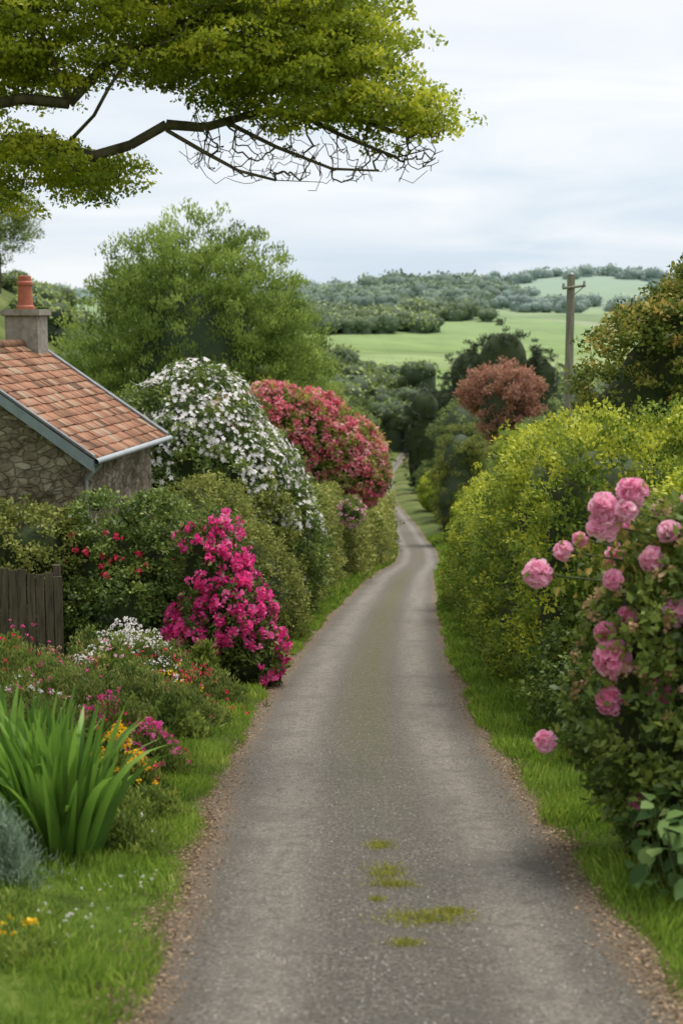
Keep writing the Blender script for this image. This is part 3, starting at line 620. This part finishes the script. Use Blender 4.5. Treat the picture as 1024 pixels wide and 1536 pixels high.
def strap(name,cx_,cy_,n,Lm,Wm,spread,mat):
    seg=7; V=[];Lo=[];VR=[]
    for i in range(n):
        a=rng.uniform(0,6.28); q=rng.random()**.6*spread; x=cx_+math.cos(a)*q; y=cy_+math.sin(a)*q; z=G(x,y)-.02
        L_=Lm*rng.uniform(.5,1.08); W_=Wm*rng.uniform(.7,1.2); tilt=.04+.28*q/spread*rng.uniform(.4,1.4); az=a+rng.normal(0,.6)
        bend=rng.uniform(.05,.5) if rng.random()<.75 else rng.uniform(.7,1.6); d=np.array([math.cos(az),math.sin(az),0]); fa=rng.uniform(0,3.14); sd=np.array([math.cos(fa),math.sin(fa),0])
        p=np.array([x,y,z]); v=rng.random(); k=len(V)
        for s_ in range(seg+1):
            t=s_/seg; ang=tilt+bend*t*t; wd=W_*math.sin(math.pi*min(1,.18+.82*t))**.6*.5 if t<1 else .002
            V.append(p+sd*wd); V.append(p-sd*wd); VR+=[v+.3*(t-.5)]*2
            p=p+(d*math.sin(ang)+np.array([0,0,math.cos(ang)]))*L_/seg
        for s_ in range(seg): Lo+=[k+2*s_,k+2*s_+1,k+2*s_+3,k+2*s_+2]
    return mesh_np(name,np.array(V),4,np.array(Lo),mat,None,np.array(VR),smooth=True)
strap('iris_leaf_clump',-2.15,10.45,190,1.15,.07,.27,m_strap)
strap('iris_leaf_clump',-2.6,10.8,140,1.15,.07,.32,m_strap)

# ------------------------------------------------------------ right side
RC=lambda y: cx(y)+1.5+.55+1.1+np.clip((20-y)*.09,0,.6)
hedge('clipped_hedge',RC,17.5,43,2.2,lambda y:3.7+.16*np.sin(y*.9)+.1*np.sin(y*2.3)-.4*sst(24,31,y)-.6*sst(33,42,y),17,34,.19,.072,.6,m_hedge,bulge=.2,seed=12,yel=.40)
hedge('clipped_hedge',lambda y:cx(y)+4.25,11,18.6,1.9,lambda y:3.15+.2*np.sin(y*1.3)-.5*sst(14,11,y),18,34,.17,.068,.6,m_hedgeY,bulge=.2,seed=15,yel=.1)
bush('bronze_leaved_shrub',[(6.0,27.5,-.2,1.5,1.5,3.2),(6.9,27.2,1.4,1.5,1.4,2.4),(5.6,27.5,-1.2,1.1,1.2,2.4),(7.6,27.5,.4,1.8,1.6,3.0),(6.3,27.3,2.0,.8,.8,1.1),(5.9,27.3,.6,.9,.9,1.2),(7.2,27,2.9,.9,.9,1.3)],15,34,.25,.10,.6,m_bronze,amp=.16,f=1.9,seed=17,vspread=.28,var0=.52)
bush('bramble_bush',[(3.3,14.6,-1.5,.75,1.6,1.0),(3.35,12.4,-1.2,.7,1.2,1.1),(3.1,17.0,-2.0,.6,1.1,1.0)],28,34,.16,.07,.7,m_dark,[dict(dens=1.2,R=.03,n=8,mat=m_bud)],amp=.14,seed=19,var0=.6)
RB=[(2.5,10.6,-.35,.6,.7,.85),(2.8,10.7,.35,.68,.8,.8),(2.3,10.5,.3,.38,.5,.45),(2.7,10.3,-.9,.55,.7,.75),(3.3,10.6,-.2,.85,.8,1.25)]
rb_=bush('pink_rose_bush',RB,38,26,.15,.085,.5,m_dark,[dict(dens=9,R=.08,n=40,mat=m_pink,out=.10,clu=2.6,thr=.1,mask=lambda P,N:P[:,2]>-.6),dict(dens=34,R=.045,n=14,mat=m_bud,out=.08,mask=lambda P,N:P[:,2]>-.2)],amp=.16,f=2.4,seed=21,corescale=.68,var0=.74,vspread=.3)
heads=[(1.47,10.5,.76,.115),(1.66,10.5,.93,.075),(1.78,10.5,1.02,.06),(1.94,10.4,1.14,.13),(1.93,10.4,1.28,.11),(2.14,10.4,1.38,.12),(2.08,10.3,1.26,.09),(1.95,10.3,.35,.085),(2.11,10.3,.47,.08),
       (2.0,10.2,.18,.155),(1.98,10.2,-.14,.11),(2.36,10.2,-.06,.12),(1.57,10.6,-.57,.09),(2.2,10.1,-.88,.09),(2.0,10.3,.75,.08),(2.28,10.3,.9,.10),(2.4,10.3,1.1,.09),(2.42,10.1,.55,.11),(2.16,10.1,-1.02,.05)]
Cc=np.array([h[:3] for h in heads]); Rr=np.array([h[3] for h in heads])*.88
truss(Cc,np.tile([-.5,-.7,.3],(len(Cc),1)),Rr,110,'flower_heads',m_pink,rb_)
A=np.array([[2.5+rng.uniform(-.1,.2),10.6,c[2]-.28] for c in Cc]); Mid=(A+Cc)/2+np.array([0,0,.06])
m_stem=noisemat('green_stem',(.05,.07,.02),(.09,.12,.03),5,.7,.1)
tubes('stems',np.vstack([A,Mid]),np.vstack([Mid,Cc]),np.full(2*len(Cc),.009),np.full(2*len(Cc),.007),m_stem,rb_,6)
I=np.repeat(np.arange(len(Cc)),48); tt=rng.random((len(I),1))*.87+.13; P=A[I]*(1-tt)+Cc[I]*tt+rng.normal(0,.06,(len(I),3))
scatter('stem_leaves',P,rdir(len(I))+np.array([-.2,-.2,.1]),rdir(len(I))+np.array([0,0,.8]),.09*rng.uniform(.6,1.2,len(I)),.04,rng.normal(.55,.25,len(I)),m_bronze,rb_,OVAL)
e=empty('broad_leaved_plant'); n=150
x=rng.uniform(2.05,3.1,n); y=rng.uniform(9.0,10.1,n); hh=rng.random(n)**.8*.75; P=np.stack([x,y,ground(x,y)+hh],-1)
D=np.stack([rng.normal(-.5,.5,n),rng.normal(-.6,.4,n),rng.normal(-.15,.3,n)],-1)
scatter('leaves',P,D,np.tile([0,-.2,1.],(n,1))+rdir(n)*.35,.19*rng.uniform(.5,1.25,n),.13*rng.uniform(.6,1.2,n),rng.normal(.5,.25,n),m_big,e,OVAL)
B0=np.stack([x+.15,y+.1,ground(x,y)-.02],-1)
tubes('stalks',B0,P,np.full(n,.006),np.full(n,.004),m_stem,e,5)

# ------------------------------------------------------------ overhanging tree
sk=[[(-7.2,15.5,-2.2),(-7.0,15.5,1.0),(-6.3,15.6,3.2),(-5.0,15.8,4.1),(-3.85,15.9,4.42),(-3.25,15.9,4.56),(-2.72,15.9,4.38),(-2.3,15.9,4.5),(-1.9,15.9,4.72),(-1.5,16,4.70),(-.85,16,4.88),(-.4,16,4.8),(.2,16,4.78),(.75,16,4.6)],
    [(-5.0,15.8,4.2),(-3.9,15.6,4.85),(-3.4,15.6,4.95),(-2.9,15.6,4.9),(-2.45,15.6,5.35),(-1.7,15.6,5.7),(-.8,15.6,5.8),(.1,15.7,5.6)],
    [(-4.6,15.9,4.4),(-4.0,16.3,5.2),(-3.5,16.4,5.5),(-2.5,16.4,6.0),(-1.5,16.4,6.6)],
    [(-2.9,15.6,4.95),(-3.1,15.4,5.5),(-3.3,15.2,6.1),(-3.2,15.2,7.0)],
    [(-3.0,15.9,4.5),(-2.6,15.4,4.75),(-2.2,15.2,5.3),(-1.7,15.2,5.5)],
    [(-1.9,15.9,4.66),(-1.5,15.7,4.42),(-1.1,15.6,4.2),(-.7,15.6,4.1),(-.2,15.6,4.08)],[(-1.3,16,4.78),(-.7,15.6,4.45),(-.1,15.6,4.22),(.4,15.6,4.2)],[(-.4,16,4.82),(.2,15.7,4.5),(.6,15.8,4.36),(.95,15.8,4.45)]]
OL=[(-3.6,15.6,6.0,1.4,1.6,.8),(-1.9,15.8,6.15,1.5,1.8,.8),(-.4,15.8,6.1,1.1,1.5,.9),(-.9,15.7,5.4,1.2,1.3,.55),(-.1,15.7,5.0,1.15,1.2,.5),(.6,15.8,4.78,.7,.9,.4),(.1,15.8,5.55,.8,1.1,.5),
    (1.0,15.8,4.70,.36,.5,.22),(-3.4,16,5.3,.95,1.3,.45),(-3.6,15.9,4.35,1.0,1.2,.35),(-2.9,16.2,4.15,.8,1.0,.28),(-4.0,15.8,3.95,.85,1.2,.3),(-1.9,15.8,5.45,1.0,1.2,.45),(-1.2,15.8,5.05,.6,1.,.25),(-4.8,15.8,5.2,1.3,1.6,1.3),(-2,16,7.2,2.2,2,.6)]
TP,TN=vol_pts(OL,1800,.55)
k=420; bx=rng.uniform(-1.7,1.1,k); bare=np.stack([bx,15.8+rng.normal(0,.5,k),4.10+.10*((bx+.3)/1)**2*.9+rng.random(k)**1.2*.6],-1)
tree('overhanging_tree',sk,TP,TN,bare,95,.29,.056,.62,m_over,r0=.0036,wiggle=.08,rmax=.22,sag=.2,up=.15,jit=.9,vspread=.2,var0=.52,topyel=.18,dome=True)

# ------------------------------------------------------------ mid-distance trees
BL=[(-7.6,73,1.3,4.8,4.8,5.5),(-10.9,73,.2,3.8,3.6,4.8),(-4.1,73,0,3.4,3.6,5.0),(-7.2,72,4.9,3.1,3.1,3.1),(-4.6,72,3.6,2.8,2.6,3.1),(-9.9,73,4.2,2.8,2.9,2.9),(-2.4,73,-1.6,2.6,2.9,3.6),(-12.5,73,-1.9,2.8,3.1,3.8),(-7.2,72,-4.1,6,4.2,3.8),(-2.4,72,1.2,1.7,1.8,2.0)]
P,N=vol_pts(BL,2200,.33)
t_=tree('pale_green_tree',[[(-7.2,73.5,-11),(-7.3,73.4,-6),(-7.2,73,-1.5),(-7.4,73,3)],[(-7.2,73,-5),(-10.2,73,-1)],[(-7.2,73,-4.5),(-4.2,73,.0)]],P,N,[],52,.56,.2,.42,m_oak,r0=.012,rmax=.45,up=.7,jit=.6,outw=.7,vspread=.22,var0=.5)
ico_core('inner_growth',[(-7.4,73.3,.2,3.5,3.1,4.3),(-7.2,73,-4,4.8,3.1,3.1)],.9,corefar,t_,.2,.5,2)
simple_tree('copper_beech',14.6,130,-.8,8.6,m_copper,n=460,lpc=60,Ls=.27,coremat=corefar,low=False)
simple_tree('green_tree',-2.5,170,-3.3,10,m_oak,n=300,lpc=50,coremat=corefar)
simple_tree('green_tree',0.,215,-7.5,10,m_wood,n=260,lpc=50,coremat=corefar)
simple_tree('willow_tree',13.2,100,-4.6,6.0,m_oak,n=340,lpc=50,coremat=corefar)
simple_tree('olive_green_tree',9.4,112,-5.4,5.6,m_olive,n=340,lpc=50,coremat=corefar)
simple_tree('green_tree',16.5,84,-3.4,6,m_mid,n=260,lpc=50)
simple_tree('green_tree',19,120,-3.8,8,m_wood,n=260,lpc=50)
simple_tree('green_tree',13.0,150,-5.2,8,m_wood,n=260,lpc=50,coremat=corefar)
for (x,y,top,w) in ((21.5,190,2.4,11),(17.2,192,-.6,8),(26.2,192,-.8,8),(12.6,215,-7.5,7),(16.5,220,-7.0,8)):
    g=G(x,y); zb=(g+top-w*.75)/2
    lob=[(x,y,top-w*.12,w*.10,w*.1,w*.14),(x+.1*w,y,top-w*.28,w*.24,w*.24,w*.10),(x-.12*w,y,top-w*.36,w*.30,w*.3,w*.10),(x+.12*w,y,top-w*.5,w*.38,w*.36,w*.12),(x-.14*w,y,top-w*.64,w*.42,w*.4,w*.13),(x,y,top-w*.82,w*.52,w*.45,w*.25),(x,y,zb,w*.5,w*.45,(top-w*.75-g)*.6)]
    P,N=vol_pts(lob,520,.35)
    t_=tree('dark_conifer',[[(x,y,g),(x,y,top-w*.5),(x,y,top-.4)]],P,N,[],46,w*.06,w*.036,.35,m_pine,r0=.015,up=.1,jit=.7)
    ico_core('inner_growth',[(x,y,top-w*.62,w*.30,w*.26,w*.36),(x,y,zb,w*.38,w*.35,(top-w*.75-g)*.55)],1,core,t_,.2,.3,2)
for (x,y,r,h,mt) in ((8.9,88,1.3,3.8,m_hedge),(9.3,97,1.4,4.0,m_hedgeY),(10.4,110,1.8,4.2,m_hedgeY),(10.8,124,2.0,4.4,m_hedgeY),(11.2,142,2.2,4.6,m_hedge),(11.3,162,2.4,4.6,m_hedgeY),(8.6,78,1.2,3.5,m_dark),(7.8,69,1.3,3.4,m_mid),(7.0,60,1.3,3.2,m_mid),(6.2,51,1.2,3.1,m_mid)):
    g=G(x,y); bush('rounded_hedge_shrub',[(x,y,g+h*.5,r,r*1.6,h*.55),(x+r,y+1,g+h*.55,r,r*1.5,h*.5)],6,34,.34,.17,.6,mt,amp=.05,f=.8,topyel=.2)
for (x,y,r,h,mt) in ((.8,140,2.0,5.0,m_wood),(.4,165,2.2,5.,m_hedge),(.2,195,2.4,5.5,m_wood),(13.0,190,2.5,5.,m_wood),(14.5,230,3,6,m_wood),(.6,240,3,6,m_wood),(18,260,4,7,m_wood),(19,300,4,6,m_wood),(3,300,4,7,m_wood)):
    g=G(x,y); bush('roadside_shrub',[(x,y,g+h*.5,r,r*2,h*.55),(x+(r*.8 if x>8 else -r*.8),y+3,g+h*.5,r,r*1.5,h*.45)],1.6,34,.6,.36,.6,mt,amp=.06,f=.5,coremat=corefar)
simple_tree('hillside_tree',-45,190,22,13,m_wood,n=240,lpc=40,core_on=False,low=False)
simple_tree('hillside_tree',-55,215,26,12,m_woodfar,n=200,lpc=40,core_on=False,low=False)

def woodland(name,C,R,mat,cmat,nleaf=170,lf=.2,sub=4,zs=.8):
    e=empty(name); n0=len(C)
    A=C.copy(); A[:,2]=ground(C[:,0],C[:,1])-1
    tubes('trunks',A,C,R*.5,R*.5,cmat,e,7)
    # every crown is several unequal lobes so that the outline is uneven
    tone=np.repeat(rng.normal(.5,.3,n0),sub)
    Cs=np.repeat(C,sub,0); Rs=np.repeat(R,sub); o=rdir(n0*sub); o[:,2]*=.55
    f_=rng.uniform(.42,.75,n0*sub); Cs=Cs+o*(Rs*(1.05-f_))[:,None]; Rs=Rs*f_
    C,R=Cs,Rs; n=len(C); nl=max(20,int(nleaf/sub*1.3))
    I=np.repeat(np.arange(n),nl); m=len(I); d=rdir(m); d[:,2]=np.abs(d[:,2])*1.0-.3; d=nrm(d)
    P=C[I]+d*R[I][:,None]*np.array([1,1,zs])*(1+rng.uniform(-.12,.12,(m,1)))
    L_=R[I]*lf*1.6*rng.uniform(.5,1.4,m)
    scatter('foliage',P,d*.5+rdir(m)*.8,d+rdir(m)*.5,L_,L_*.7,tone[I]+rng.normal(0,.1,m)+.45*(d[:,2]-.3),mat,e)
    bm=bmesh.new(); bmesh.ops.create_icosphere(bm,subdivisions=2,radius=1); v0=np.array([v.co[:] for v in bm.verts]); f0=np.array([[v.index for v in f.verts] for f in bm.faces]); bm.free()
    V=(C[:,None]+v0[None]*R[:,None,None]*np.array([.9,.9,zs*.9])).reshape(-1,3); lo=(f0[None]+np.arange(n)[:,None,None]*len(v0)).reshape(-1)
    mesh_np('inner_growth',V,3,lo,cmat,e,smooth=True)
    return e
def crowns(n,xr,yr,hr,rr,filt=None):
    x=rng.uniform(*xr,n); y=rng.uniform(*yr,n); r=rng.uniform(*rr,n); C=np.stack([x,y,ground(x,y)+rng.uniform(*hr,n)*(.4+.6*r/rr[1])],-1)
    if filt is not None: k=filt(x,y); C,r=C[k],r[k]
    return C,r
XY=lambda x,y: np.stack([x,y,x*0],-1)
C1,R1=crowns(340,(-60,190),(400,600),(10,18),(4,9.5),lambda x,y:(np.abs(x-cx(y))>9)|(y>440))
C1b,R1b=crowns(150,(-30,110),(230,400),(4,10),(3,6),lambda x,y:(np.abs(x-cx(y))>10))
C1c,R1c=crowns(70,(-80,-22),(110,300),(1,3),(1.5,3.2))
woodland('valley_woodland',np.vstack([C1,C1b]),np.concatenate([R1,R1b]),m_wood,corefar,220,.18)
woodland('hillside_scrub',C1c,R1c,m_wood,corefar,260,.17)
C2,R2=crowns(230,(-50,122),(1060,1230),(4,10),(7,15),lambda x,y:(sn(XY(x,y),.02,61)>-.9)&(y>1060+.6*x))
C2b,R2b=crowns(220,(-40,125),(1250,1480),(6,12),(9,19))
C3,R3=crowns(130,(20,180),(1480,1680),(7,14),(12,22))
C3c,R3c=crowns(110,(-80,110),(1750,2000),(6,12),(12,22))
C3b,R3b=crowns(60,(120,520),(760,1000),(2,5),(6,10),lambda x,y:x>.22*y+20)
m_woodmid=leafmat('ridge_woodland_leaves',[(.075,.115,.06),(.125,.175,.08),(.19,.25,.10),(.28,.34,.14)],.1,nscale=.008,namp=.3,mul=1.15)  # slight blue haze painted into the ridge leaf colour
m_woodmid2=leafmat('hazed_upper_woodland_leaves',[(.11,.155,.12),(.15,.205,.14),(.20,.265,.165),(.27,.34,.20)],.1,nscale=.008,namp=.3,mul=1.1)  # paler and bluer than the ridge: haze is in the colour
cm2=noisemat('ridge_undergrowth',(.06,.09,.05),(.09,.13,.075),.05,.9,0)  # crown cores carry the same painted haze as the ridge leaves
cm2b=noisemat('hazed_upper_undergrowth',(.10,.145,.115),(.13,.18,.14),.05,.9,0)  # haze painted into the core colour to match the upper leaves
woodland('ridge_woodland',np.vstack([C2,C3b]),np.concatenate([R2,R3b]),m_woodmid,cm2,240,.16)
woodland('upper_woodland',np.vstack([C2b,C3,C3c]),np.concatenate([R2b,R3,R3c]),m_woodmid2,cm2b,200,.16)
C4,R4=crowns(900,(-700,1100),(1900,2900),(4,8),(12,24),lambda x,y:sn(XY(x,y),.006,41)>-.15)
C5,R5=crowns(420,(140,520),(1300,2100),(3,8),(8,16),lambda x,y:(sn(XY(x,y)*np.array([1,2.2,1]),.010,63)>.05)&(x>.095*y))
cm3=noisemat('hazed_far_undergrowth',(.16,.22,.20),(.19,.25,.22),.05,.9,0)  # pale bluish core, distance haze put into the colour
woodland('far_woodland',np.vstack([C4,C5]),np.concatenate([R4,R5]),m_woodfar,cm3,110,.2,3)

# ------------------------------------------------------------ sky, sun, camera
SD=np.array([.30,.22,1.0]); SD=SD/np.linalg.norm(SD)
el=math.asin(SD[2]); az=math.atan2(SD[0],SD[1])
wd=bpy.data.worlds.new("World"); scene.world=wd; wd.use_nodes=True; nt=wd.node_tree; nt.nodes.clear(); L=nt.links.new
out=nd(nt,'ShaderNodeOutputWorld'); bg=nd(nt,'ShaderNodeBackground'); bg.inputs['Strength'].default_value=.120
sky=nd(nt,'ShaderNodeTexSky',sky_type='NISHITA'); sky.sun_disc=False; sky.sun_elevation=el; sky.sun_rotation=az; sky.air_density=1; sky.dust_density=2
tc=nd(nt,'ShaderNodeTexCoord'); sp_=nd(nt,'ShaderNodeSeparateXYZ'); L(tc.outputs['Generated'],sp_.inputs[0])
rc=ramp(nt,[(0,(5.6,6.7,7.8)),(.09,(6.5,7.3,8.1)),(.2,(7.7,8.0,8.4)),(.5,(8.3,8.5,8.8)),(1,(8.5,8.8,9.2))]); L(sp_.outputs[2],rc.inputs['Fac'])
mp=nd(nt,'ShaderNodeMapping'); mp.inputs['Scale'].default_value=(2.2,1.5,13); mp.inputs['Rotation'].default_value=(0,.10,0); L(tc.outputs['Generated'],mp.inputs[0])
nz=nd(nt,'ShaderNodeTexNoise'); nz.inputs['Scale'].default_value=1.7; nz.inputs['Detail'].default_value=7; nz.inputs['Distortion'].default_value=.5; L(mp.outputs[0],nz.inputs['Vector'])
rn=ramp(nt,[(.38,(0,0,0)),(.64,(1,1,1))]); L(nz.outputs['Fac'],rn.inputs['Fac'])
mm=nd(nt,'ShaderNodeMath',operation='MULTIPLY'); L(rn.outputs[0],mm.inputs[0]); mm.inputs[1].default_value=.75
mc=nd(nt,'ShaderNodeMix',data_type='RGBA'); L(mm.outputs[0],mc.inputs[0]); L(rc.outputs[0],mc.inputs[6]); mc.inputs[7].default_value=(9.1,9.15,9.2,1)
ms=nd(nt,'ShaderNodeMix',data_type='RGBA'); ms.inputs[0].default_value=.9; L(sky.outputs[0],ms.inputs[6]); L(mc.outputs[2],ms.inputs[7])
L(ms.outputs[2],bg.inputs['Color']); L(bg.outputs[0],out.inputs['Surface'])
sl_=bpy.data.lights.new('sun','SUN'); sl_.energy=3.3; sl_.angle=math.radians(24); sl_.color=(1,.95,.87)
so=link(bpy.data.objects.new('sun',sl_)); so.rotation_euler=Vector(SD).to_track_quat('Z','Y').to_euler()
cam=bpy.data.cameras.new('camera'); cam.sensor_fit='VERTICAL'; cam.sensor_height=36; cam.sensor_width=24; cam.lens=50; cam.clip_end=20000; cam.clip_start=.1
cam.dof.use_dof=True; cam.dof.focus_distance=20; cam.dof.aperture_fstop=1.6
co=link(bpy.data.objects.new('camera',cam)); co.location=(0,0,2.7); co.rotation_euler=(math.radians(82),0,0); scene.camera=co
scene.view_settings.view_transform='Standard'; scene.view_settings.look='None'; scene.view_settings.exposure=0
print('faces',sum(len(o.data.polygons) for o in scene.objects if o.type=='MESH'))
